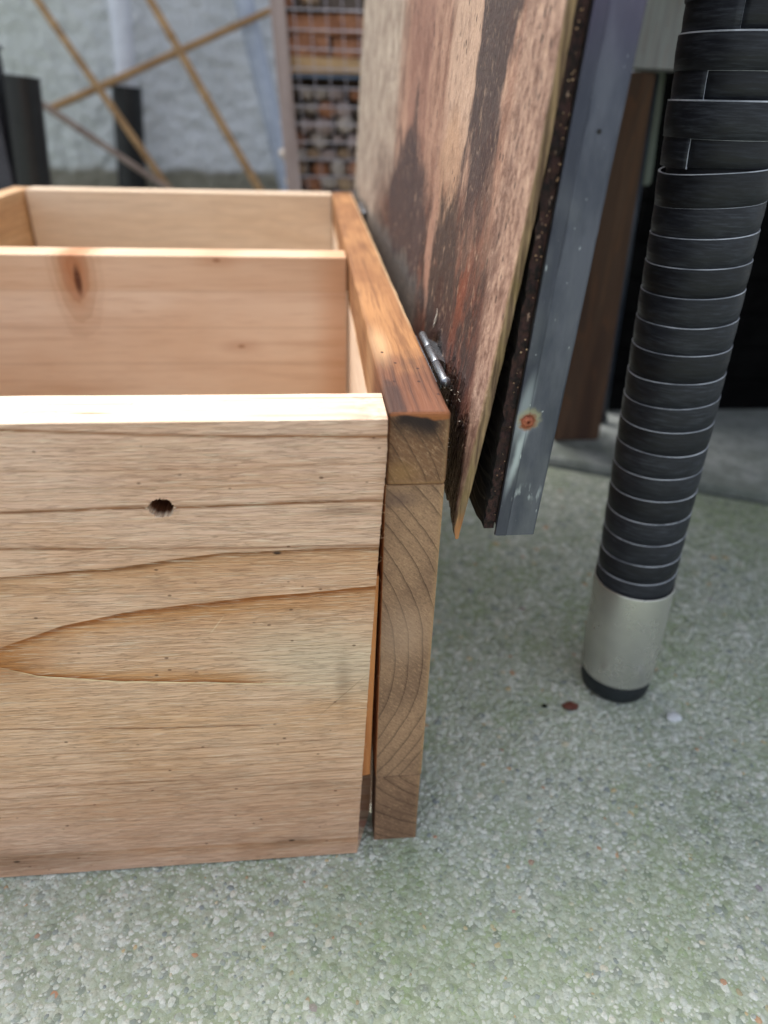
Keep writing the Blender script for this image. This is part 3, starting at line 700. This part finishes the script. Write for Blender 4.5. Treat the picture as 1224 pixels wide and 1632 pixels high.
    # mottling and fungus specks
    c = m.mix(m.mr(f1, .54, .66, 0, .35), c, srgb(92, 62, 50)); c = m.mix(m.mr(f2, .52, .68, 0, .4), c, srgb(80, 50, 40)); c = m.mix(m.mr(f2, .46, .30, 0, .4), c, srgb(222, 186, 156))
    c = m.mix(m.mr(f3, .56, .70, 0, .3), c, srgb(92, 60, 50)); c = m.mix(m.mr(st, .54, .74, 0, .12), c, srgb(96, 64, 52))
    c = m.mix(m.mr(fi, .54, .74, 0, .3), c, srgb(84, 56, 46)); c = m.mix(m.mul(m.mr(fi, .42, .25, 0, .3), m.mr(low, .6, .1)), c, srgb(236, 208, 184))
    d = m.vor(m.sc(1, 260, 130), 1.0); kp = m.noise(m.sc(1, 30, 30, 7), 1.0, 2)
    c = m.mix(m.mul(m.mr(d, .24, .12), m.mr(kp, .46, .58, 0, .9)), c, srgb(40, 24, 20))
    d2 = m.vor(m.sc(1, 150, 90, 6), 1.0); c = m.mix(m.mul(m.mul(m.mr(d2, .12, .06), low), .9), c, srgb(20, 12, 10))
    c = m.mix(1.0, c, (.76, .77, .78, 1), 'MULTIPLY')
    m.col(c); m.rough(m.mix(rot, (.62, .62, .62, 1), (.16, .16, .16, 1)))
    n = m.bump(fi, .0006, 1.0); n = m.bump(f2, .0010, .8, n); m.bump(m.mul(m.mul(spk, rot), 2.0), .002, .8, n)
    return m.m
M_lid = lid_face()
def edge_mat():
    m = Mat('splitting_ply_edge', .8)
    a = m.noise(m.sc(700, 300, 30), 1.0, 4, .6); b = m.noise(m.sc(60, 60, 40), 1.0, 3)
    c = m.mix(m.mr(a, .35, .65), srgb(150, 124, 92), srgb(84, 64, 48)); c = m.mix(m.mr(b, .5, .7, 0, .6), c, srgb(126, 108, 62))
    c = m.mix(m.mr(m.z, .2, .19, 0, .6), c, srgb(176, 112, 62))
    m.col(c); m.bump(a, .0006, .9); return m.m
M_edge = edge_mat()
def lid_ply():
    bm = bmesh.new()
    ys = lin(.0, .06, 34)+lin(.064, .20, 36)+lin(.21, .662, 50); N = 110; th = .0026
    def zf(y, t):
        zb = ply_bottom(y)
        if y < .020: zb += 0.0
        return zb+(ZT-zb)*(t**1.25)
    A = [[None]*len(ys) for _ in range(N)]; B = [[None]*len(ys) for _ in range(N)]
    for j in range(N):
        t = j/(N-1)
        for i, y in enumerate(ys):
            z = zf(y, t); rough = .00035*nz(y*120, z*40)+.0002*nz(y*500, z*90)
            yy = y+(0.0008*nz(z*150, 3)+.0005*nz(z*600, 9) if i == 0 else 0)
            # the bottom corner tapers to a torn splinter
            if i < 12: yy += .0
            tt = th*(.45+.55*sst(0, .03, t))
            A[j][i] = bm.verts.new((ply_outer(y, z)-tt+rough, yy, z)); B[j][i] = bm.verts.new((ply_outer(y, z), yy, z))
    for j in range(N-1):
        for i in range(len(ys)-1):
            bm.faces.new((A[j][i], A[j][i+1], A[j+1][i+1], A[j+1][i])).smooth = True
            bm.faces.new((B[j][i], B[j+1][i], B[j+1][i+1], B[j][i+1])).smooth = True
        f = bm.faces.new((A[j][0], A[j+1][0], B[j+1][0], B[j][0])); f.material_index = 1
        f = bm.faces.new((A[j][-1], B[j][-1], B[j+1][-1], A[j+1][-1])); f.material_index = 1
    for i in range(len(ys)-1):
        f = bm.faces.new((A[0][i], B[0][i], B[0][i+1], A[0][i+1])); f.material_index = 1
        f = bm.faces.new((A[-1][i], A[-1][i+1], B[-1][i+1], B[-1][i])); f.material_index = 1
    bmesh.ops.recalc_face_normals(bm, faces=bm.faces)
    return mk('lid', bm, [M_lid, M_edge], BX)
lid = lid_ply(); tag(lid, 'water-stained plywood lid splitting into its layers')
def rotten():
    m = Mat('rotten_dark_ply', .75)
    a = m.noise(m.sc(500, 500, 300), 1.0, 4, .65); b = m.noise(m.sc(380, 380, 260, 5), 1.0, 2, .5); cc = m.noise(m.sc(50, 50, 40, 2), 1.0, 3)
    c = m.mix(m.mr(a, .35, .65), srgb(62, 38, 34), srgb(22, 14, 13)); c = m.mix(m.mul(m.mr(b, .62, .70), m.mr(cc, .4, .55)), c, srgb(176, 146, 128))
    m.col(c); m.bump(a, .0015, 1.0); return m.m
M_rot = rotten()
def layer(y0, off0, off1, zb, mat, jag=.0012, ny=50, name='core_layer', zt=ZT):
    bm = bmesh.new(); N = 150
    ys = [y0, y0+.004, y0+.012, y0+.03, .08, .2, .4, .66]
    A, B = [], []
    for j in range(N):
        t = j/(N-1); ra, rb = [], []
        for i, y in enumerate(ys):
            z0 = zb+.022*sst(.0, .05, y)*0+.003*nz(y*100, 5)+jag*nz(y*500, 3); z = z0+(zt-z0)*t**1.2
            j1 = jag*nz(z*420, y*300, 2)+jag*.6*nz(z*1100, y*300, 6); fy = (jag*1.2*nz(z*380, 1) if i == 0 else 0)
            ra.append(bm.verts.new((Xm(z)+off0-.019*y+j1*.8, y+fy, z))); rb.append(bm.verts.new((Xm(z)+off1-.019*y, y+fy*.6, z)))
        A.append(ra); B.append(rb)
    for j in range(N-1):
        for i in range(len(ys)-1):
            bm.faces.new((A[j][i], A[j][i+1], A[j+1][i+1], A[j+1][i])); bm.faces.new((B[j][i], B[j+1][i], B[j+1][i+1], B[j][i+1]))
        bm.faces.new((A[j][0], A[j+1][0], B[j+1][0], B[j][0])); bm.faces.new((A[j][-1], B[j][-1], B[j+1][-1], A[j+1][-1]))
    for i in range(len(ys)-1):
        bm.faces.new((A[0][i], B[0][i], B[0][i+1], A[0][i+1])); bm.faces.new((A[-1][i], A[-1][i+1], B[-1][i+1], B[-1][i]))
    bmesh.ops.recalc_face_normals(bm, faces=bm.faces)
    return mk(name, bm, mat, lid)
M_gapshade = simple('gap_shade_black', srgb(22, 17, 16), srgb(12, 9, 9), .7)  # shade of the split put into the core's broad faces as near-black
cl = layer(.0015, -.0042, -.0002, .1885, [M_rot, M_gapshade])
for p in cl.data.polygons:
    if abs(p.normal.x) > .6: p.material_index = 1
layer(.0012, .0006, .0135, .1895, simple('grey_ply', srgb(120, 104, 92), srgb(90, 76, 66), .8), jag=.0003, name='outer_board')
# metal edging: an angle with one leg over the lid's front edge, the other over its outer face
def metal():
    m = Mat('dull_aluminium', .42, .82, .5); x, z = m.x, m.z
    # u runs across the strip
    u = m.sub(x, m.add(.0435, m.mul(m.sub(z, .187), .0507)))
    a = m.noise(m.sc(90, 90, 30), 1.0, 4, .6); b = m.noise(m.sc(600, 600, 120, 3), 1.0, 3, .6); q = m.noise(m.sc(30, 30, 16, 8), 1.0, 3)
    c = m.mix(m.mr(a, .35, .65), srgb(74, 77, 90), srgb(96, 98, 110))
    wob_ = m.add(u, m.mul(m.sub(m.noise(m.sc(150, 150, 60, 2), 1.0, 3), .5), .004))
    c = m.mix(m.mul(m.mr(wob_, .0046, .0040), .55), c, srgb(56, 58, 70))            # darker line along the fold
    c = m.mix(m.mul(m.mr(m.add(z, m.mul(m.sub(q, .5), .04)), .33, .36), .35), c, srgb(96, 82, 104))    # purple tinge at the top
    c = m.mix(m.mul(m.mul(m.mr(q, .48, .6), m.mr(z, .33, .29)), .5), c, srgb(118, 120, 128))
    # chalky run beside the screw
    c = m.mix(m.mul(m.blob(wob_, z, .0028, .2215, .0014, .012, .10, .8), .65), c, srgb(198, 206, 218))
    c = m.mix(m.mul(m.blob(u, z, .0022, .2400, .0020, .010, .1, .7), .5), c, srgb(176, 184, 196))
    # rust bleeding round the screw
    wz_ = m.add(z, m.mul(m.sub(m.noise(m.sc(700, 1, 700), 1.0, 2), .5), .0022)); wu = m.add(u, m.mul(m.sub(m.noise(m.sc(650, 1, 650, 4), 1.0, 2), .5), .0026))
    c = m.mix(m.mul(m.blob(wu, wz_, .0046, .2360, .0042, .0040, 0, .25), .75), c, srgb(150, 146, 118))
    c = m.mix(m.blob(wu, wz_, .0044, .2350, .0030, .0031, 0, .3), c, srgb(134, 66, 26))
    rust = m.blob(wu, wz_, .0044, .2350, .0042, .0042, 0, .3)
    sp = m.mr(m.noise(m.sc(900, 900, 300, 9), 1.0, 2), .72, .78, 0, .7); c = m.mix(sp, c, srgb(206, 212, 222))
    c = m.mix(m.mul(m.mul(m.blob(u, z, .009, .2055, .006, .0030, 0, .9), m.mr(b, .52, .66)), .6), c, srgb(196, 202, 210))
    m.col(c); m.put(m.b.inputs['Metallic'], m.mr(rust, 0, 1, .82, .1, 'LINEAR'))
    m.rough(m.mr(m.add(m.mul(a, .5), m.mul(b, .5)), .35, .65, .36, .56)); n = m.bump(b, .0003, .5); m.bump(a, .0008, .35, n)
    return m.m
M_metal = metal()
def metal_angle():
    bm = bmesh.new(); th = .0011; zs = lin(.1872, ZT+.003, 90)
    prof = []
    rows = []
    for z in zs:
        x0 = Xm(z)+.00012*nz(z*300, 1); wdt = .0157
        if z > .23: wdt = .0157-.002*sst(.23, .36, z)*.3
        P = [(x0, -.0006+th), (x0+.00015, -.0008), (x0+.0006, -.001), (x0+.0042, -.00105), (x0+.0046, -.0008), (x0+wdt-.0008, -.0009), (x0+wdt-.0001, -.0005), (x0+wdt, .0004)]
        P += [(x0+wdt-.019*y, y) for y in (.008, .02)] + [(x0+wdt-th-.019*.02, .02), (x0+wdt-th, .003), (x0+wdt-th, .0009)]
        rows.append([bm.verts.new((p[0], p[1]+.00012*nz(z*40, p[0]*200), z+(0 if z > zs[0] else .0003*nz(p[0]*700)))) for p in P])
    n = len(rows[0])
    for a, b in zip(rows, rows[1:]):
        for i in range(n): bm.faces.new((a[i], a[(i+1) % n], b[(i+1) % n], b[i]))
    bm.faces.new(rows[0][::-1]); bm.faces.new(rows[-1]); bmesh.ops.recalc_face_normals(bm, faces=bm.faces)
    return mk('metal_edging', bm, M_metal, lid)
metal_angle()
M_rust = simple('rusty_screw', srgb(168, 96, 70), srgb(110, 56, 36), .6, .3, sc=(500, 500, 500), bump=.0006)
sc_c = Vector((.0502, -.0010, .2352))
def dome(c, r, h, axis='y', n=20):
    bm = bmesh.new(); rings = []
    for a, k in ((0, 1), (.35, .96), (.7, .78), (.92, .5)):
        rings.append([bm.verts.new((c.x+r*k*math.cos(2*PI*i/n), c.y-h*a, c.z+r*k*math.sin(2*PI*i/n))) for i in range(n)])
    for a, b in zip(rings, rings[1:]):
        for i in range(n): bm.faces.new((a[i], a[(i+1) % n], b[(i+1) % n], b[i])).smooth = True
    # cross recess
    inner = [bm.verts.new((c.x+r*(.30 if i % 5 else .08)*math.cos(2*PI*i/n), c.y-h*.95, c.z+r*(.30 if i % 5 else .08)*math.sin(2*PI*i/n))) for i in range(n)]
    for i in range(n): bm.faces.new((rings[-1][i], rings[-1][(i+1) % n], inner[(i+1) % n], inner[i]))
    deep = bm.verts.new((c.x, c.y-h*.35, c.z))
    for i in range(n): bm.faces.new((inner[i], inner[(i+1) % n], deep))
    bmesh.ops.recalc_face_normals(bm, faces=bm.faces); return bm
mk('screw', dome(sc_c, .0023, .0013), M_rust, lid)
bm = bmesh.new(); atube(bm, [(.0594, -.0011, .3266), (.0594, -.00125, .3266)], [.0007, .0004], 12); mk('nail_hole', bm, M_darkback, lid)
# splinter and cobweb strands on the lid, torn tip
def surf(y, z, off=.0004): return Vector((ply_outer(y, z)-.0026-off, y, z))
mk('splinter', tube([surf(.112, .2365, .001), surf(.111, .239, .0006), surf(.108, .2415, .001), surf(.108, .2445, .0006), surf(.106, .2475, .0014)], [.00015, .00045, .0005, .0004, .00015], 6), M_fibre2, lid)
bm = bmesh.new(); rn = random.Random(8)
for i in range(12):
    y = rn.uniform(.026, .058); z = rn.uniform(.192, .232); p = surf(y, z, rn.uniform(.0003, .003)); pts = [p]
    for s in range(4): p = p+Vector((rn.uniform(-.0006, .0006), rn.uniform(-.0012, .0012), rn.uniform(-.0014, .0012))); pts.append(p)
    atube(bm, pts, .00008, 4)
for i in range(8):
    y = rn.uniform(.024, .060); z = rn.uniform(.190, .236); c = surf(y, z, .0002); r = rn.uniform(.0002, .0005)
    g = bmesh.ops.create_icosphere(bm, subdivisions=1, radius=r)
    for v in g['verts']: v.co += c
mk('cobweb', bm, M_fibre2, lid)['kind'] = 'stuff'
bm = bmesh.new()
for i in range(48):      # pale crumbs stuck along the split core and the metal's edge
    z = rn.uniform(.19, .37); c = Vector((Xm(z)-rn.uniform(.0003, .0030), rn.uniform(.0000, .0014), z)); r = rn.uniform(.00012, .00036)
    g = bmesh.ops.create_icosphere(bm, subdivisions=1, radius=r)
    for v in g['verts']: v.co = v.co*Vector((1, 1, 1)).dot(Vector((1, 0, 0)))+c
mk('fibre_crumb', bm, simple('tan_crumb', srgb(206, 174, 138), srgb(150, 112, 84), .8), lid)['kind'] = 'stuff'

# ------------------------------------------------------------------ hinges
M_steel = simple('zinc_steel', srgb(176, 180, 186), srgb(120, 124, 130), .28, .8, sc=(200, 200, 200))
def hinge(y0, y1):
    zc = .2368; xc = .0264; r = .00165
    h = mk('hinge', box(T+.0004, T+.0014, y0+.001, y1, zc-.020, zc-.0005, bev=.0003), M_steel, BX)   # leaf on the side board
    n = 3; st = (y1-y0)/n
    for i in range(n):
        a, b = y0+i*st+.0004, y0+(i+1)*st-.0004
        mk('knuckle', tube([(xc, a, zc), (xc, a+.0006, zc), (xc, b-.0006, zc), (xc, b, zc)], [r*.86, r, r, r*.86], 18), M_steel, h)
    bm = bmesh.new(); bmesh.ops.create_uvsphere(bm, u_segments=16, v_segments=10, radius=.0021)
    for v in bm.verts: v.co = Vector((xc+v.co.x, y0-.0018+v.co.y*.9, zc+.0004+v.co.z))
    mk('pin_head', bm, M_steel, h, True)
    bm = bmesh.new(); P = []
    for yy in (y0+.034, y1-.001):
        P.append([bm.verts.new((x_, yy, z_)) for x_, z_ in ((xc+.0015, zc-.0012), (xc+.0024, zc-.0016), (ply_outer(yy, zc-.004)-.0028, zc-.004), (ply_outer(yy, zc-.016)-.0029, zc-.016), (ply_outer(yy, zc-.016)-.0036, zc-.016), (ply_outer(yy, zc-.004)-.0036, zc-.0038))])
    for k_ in range(6): bm.faces.new((P[0][k_], P[0][(k_+1) % 6], P[1][(k_+1) % 6], P[1][k_]))
    bm.faces.new(P[0]); bm.faces.new(P[1][::-1]); bmesh.ops.recalc_face_normals(bm, faces=bm.faces)
    mk('lid_leaf', bm, M_steel, h)
hinge(.0365, .1010); hinge(.50, .565)

# ------------------------------------------------------------------ wicker furniture
def wick(name, base, hi, edge=False):
    m = Mat(name, .5, 0, .28); g = m.noise(m.sc(90, 90, 900), 1.0, 4, .65); g2 = m.noise(m.sc(30, 30, 60, 4), 1.0, 3)
    c = m.mix(m.mr(g, .4, .75), base, hi); c = m.mix(m.mr(g2, .4, .7, 0, .4), c, (base[0]*.5, base[1]*.5, base[2]*.5, 1))
    m.col(c); m.rough(m.mr(g, .3, .7, .40, .6)); m.bump(g, .0003, .8); return m.m
M_w = wick('charcoal_wicker', srgb(34, 36, 44), srgb(64, 67, 76)); M_wd = wick('darker_wicker', srgb(27, 28, 34), srgb(48, 51, 59))
M_rim = simple('cut_edge_highlight', srgb(214, 218, 230), srgb(120, 124, 136), .4, sc=(45, 45, 75))  # light catching the cut edges is painted in as pale colour
M_sleeve = simple('champagne_metal', srgb(212, 210, 204), srgb(198, 197, 192), .3, .8)
M_rubber = simple('dark_rubber', srgb(36, 42, 46), srgb(26, 30, 34), .55)
LX, LY = .1700, .1060
def ax(z): return Vector((LX-.046*z, LY, z))
WF = thing('wicker_table', 'charcoal woven wicker table standing on a metal-shod wrapped leg', 'table', (LX, LY, 0))
def band(z0, z1, r0, r1, tilt, mats, a0=-PI, a1=PI, n=56, lip=.0011, rimt=.00036, parent=None, wavy=0.0, name='wicker_strip'):
    """a flat strip wrapped once round the leg; its upper cut edge is a lip of its own"""
    bm = bmesh.new(); full = abs(a1-a0-2*PI) < 1e-6; cols = []
    for i in range(n+(0 if full else 1)):
        a = a0+(a1-a0)*i/n; dx, dy = math.sin(a), -math.cos(a)            # a = 0 faces the camera side (-y), positive to +x
        dz = tilt*math.sin(a)+wavy*math.sin(3*a+z0*200)
        P = [(r0-lip, z0), (r0, z0+.0003), ((r0+r1)/2+.00025, (z0+z1)/2), (r1, z1-rimt), (r1-.0001, z1), (r1-lip, z1-.0001)]
        cols.append([bm.verts.new(ax(z+dz)+Vector((dx*r, dy*r, 0))) for r, z in P])
    m_ = len(cols); K = len(cols[0])
    for i in range(m_ if full else m_-1):
        A_, B_ = cols[i], cols[(i+1) % m_]
        for k in range(K-1):
            f = bm.faces.new((A_[k], B_[k], B_[k+1], A_[k+1])); f.smooth = k < 3; f.material_index = 1 if k >= 3 else 0
    if not full:
        for cc, s in ((cols[0], 1), (cols[-1], -1)):
            f = bm.faces.new(cc[::s]); f.material_index = 1
    bmesh.ops.recalc_face_normals(bm, faces=bm.faces)
    return mk(name, bm, mats, parent)
leg = mk('leg', tube([ax(.012), ax(.539)], .0212, 32), M_wd, WF)
lips = [.3113, .2978, .2852, .2724, .2592, .2457, .2323, .2183, .2056, .1925, .1792, .1658, .1522, .1381, .1239, .11, .0974, .0850]
rn = random.Random(2)
for i in range(len(lips)-1):
    z1, z0 = lips[i]-.0006, lips[i+1]-.0012
    big = .0007 if i == 0 else 0
    sh = .0009*sst(.2, .08, z0)
    band(z0, z1, .02325+big*.6-sh, .0237+big-sh, rn.uniform(.0012, .0026)+(.0012 if i == 1 else 0), [M_w if i % 3 else M_wd, M_rim], parent=leg, wavy=rn.uniform(-.0002, .0002))
for zt, zb in ((.3600, .3477), (.3365, .3233), (.3840, .3715), (.4080, .3955), (.432, .4195)):
    band(zb-.0012, zt, .0247, .0251, .0003, [M_w, M_rim], parent=leg, lip=.0022, rimt=.0006)
for (zt, zb), aw in zip(((.3477, .3365), (.3233, .3113), (.3715, .3600), (.3955, .3840), (.4195, .4080)), (-.93, -1.02, -.55, -.8, -.8)):
    band(zb, zt-.0009, .0233, .0236, .0002, [M_wd, M_rim], a0=aw, a1=PI*1.2, n=40, parent=leg)
    band(zb-.001, zt+.0004, .0240, .0241, 0, [M_w, M_rim], a0=-2.5, a1=aw, n=16, parent=leg, rimt=.0001)
def lathe(prof, n=48):
    bm = bmesh.new(); R = [[bm.verts.new(ax(z)+Vector((math.cos(2*PI*i/n)*r, math.sin(2*PI*i/n)*r, 0))) for i in range(n)] for r, z in prof]
    for a, b in zip(R, R[1:]):
        for i in range(n): bm.faces.new((a[i], a[(i+1) % n], b[(i+1) % n], b[i])).smooth = True
    bm.faces.new(R[0][::-1]); bm.faces.new(R[-1]); bmesh.ops.recalc_face_normals(bm, faces=bm.faces); return bm
mk('metal_sleeve', lathe([(.0222, .0140), (.0228, .0146), (.0231, .0165), (.0229, .0200), (.0232, .0206), (.0235, .05), (.0237, .0850), (.0236, .0858), (.0229, .0858), (.0227, .084)]), M_sleeve, leg)
mk('foot_cap', lathe([(.0195, .0003), (.0210, .0012), (.0220, .0060), (.0221, .0130), (.0215, .0150)]), M_rubber, leg)
# unseen top, and a black panel added for the shade behind the leg
mk('table_top', box(.110, .95, .03, .56, .54, .568, bev=.004), M_w, WF)
M_shade = simple('shade_black', srgb(7, 7, 8), srgb(5, 5, 6), .9, spec=.1)  # near-black colour stands in for the shade under the table
pn = mk('shade_panel', box(.3325, .95, .575, .585, .0, .535), M_shade, WF)
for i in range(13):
    mk('wicker_strip', box(.334, .95, .5705, .5742, .004+i*.0405, .040+i*.0405, bev=.0015), M_shade, pn)  # strips of the added panel, in the same shade black
for xx, yy in ((.93, .09), (.93, .56), ):
    mk('leg', tube([(xx, yy, 0), (xx, yy, .539)], .0235, 24), M_w, WF)

# ------------------------------------------------------------------ timber bench behind
def old_wood(name, a, b, g, seed): return timber(name, a, b, g, seed, .8, .8, .0004).m
BN = thing('timber_bench', 'weathered timber bench with grey rail and brown leg behind the lid', 'bench', (.27, .50, 0))
def post(x0b, x0t, w, wt, y0, y1, z0, z1, bev=.002):
    bm = box(0, 1, y0, y1, z0, z1, bev=0)
    for v in bm.verts:
        t = (v.co.z-z0)/(z1-z0); v.co.x = (x0b+(x0t-x0b)*t)+v.co.x*(w+(wt-w)*t)
    bmesh.ops.bevel(bm, geom=bm.edges[:], offset=bev, segments=2, affect='EDGES'); return bm
mk('leg', post(.2440, .2290, .0545, .0555, .485, .530, .001, .3590), old_wood('brown_leg', srgb(98, 74, 58), srgb(70, 50, 40), 2, 4.0), BN)
mk('rail', box(.10, .52, .4835, .532, .3615, .445, bev=.002), old_wood('grey_rail', srgb(178, 178, 182), srgb(148, 149, 153), 2, 6.0), BN)
mk('seat_plank', box(.05, .60, .47, .60, .481, .50, bev=.002), old_wood('grey_plank', srgb(140, 146, 144), srgb(116, 122, 122), 0, 7.0), BN)
mk('leg', box(.70, .75, .50, .55, .001, .45, bev=.002), bpy.data.materials['brown_leg'], BN)
o = thing('old_batten', 'short grey-green batten hanging between the brown bench leg and wicker leg', 'batten', (.30, .545, .262))
mk('batten_body', post(.3060, .2935, .022, .026, .546, .562, .262, .372), old_wood('greenish_batten', srgb(128, 138, 130), srgb(92, 100, 92), 2, 8.0), o)
mk('cross_cleat', box(.27, .50, .533, .5455, .372, .385, bev=.001), M_darkpost, o)
o = thing('metal_pole', 'dark blue-grey round pole standing right behind the brown bench leg', 'pole', (.319, .535, 0))
mk('pole_body', tube([(.3195, .545, .002), (.3045, .545, .36)], .0085, 20), simple('dark_blue_paint', srgb(46, 54, 66), srgb(34, 40, 50), .4), o)
mk('foot_ring', tube([(.3197, .545, 0), (.3194, .545, .006)], .0105, 20), M_rubber, o)

# ------------------------------------------------------------------ bits on the ground
def chip(name, label, cat, x, y, r, e, mat, seed, h=.5):
    bm = rock(0, 0, 0, r, seed, (e, 1, h)); tag(mk(name, bm, mat, None, True, (0, 0, 0)), label, cat).location = (x, y, r*h*.6+.0003)
chip('leaf_scrap', 'small reddish-brown scrap lying just in front of the leg foot', 'debris', .1330, .085, .0036, 1.5, simple('red_brown', srgb(120, 70, 56), srgb(84, 46, 38), .7), 2, .35)
chip('stone_chip', 'white chip on the slab to the right of the reddish-brown scrap', 'stone chip', .1957, .0715, .0040, 1.3, simple('white_chip', srgb(226, 228, 230), srgb(206, 210, 214), .6), 4, .4)
chip('soil_crumb', 'tiny dark crumb left of the reddish-brown scrap', 'debris', .1165, .0865, .0016, 1.2, M_soil, 5, .6)
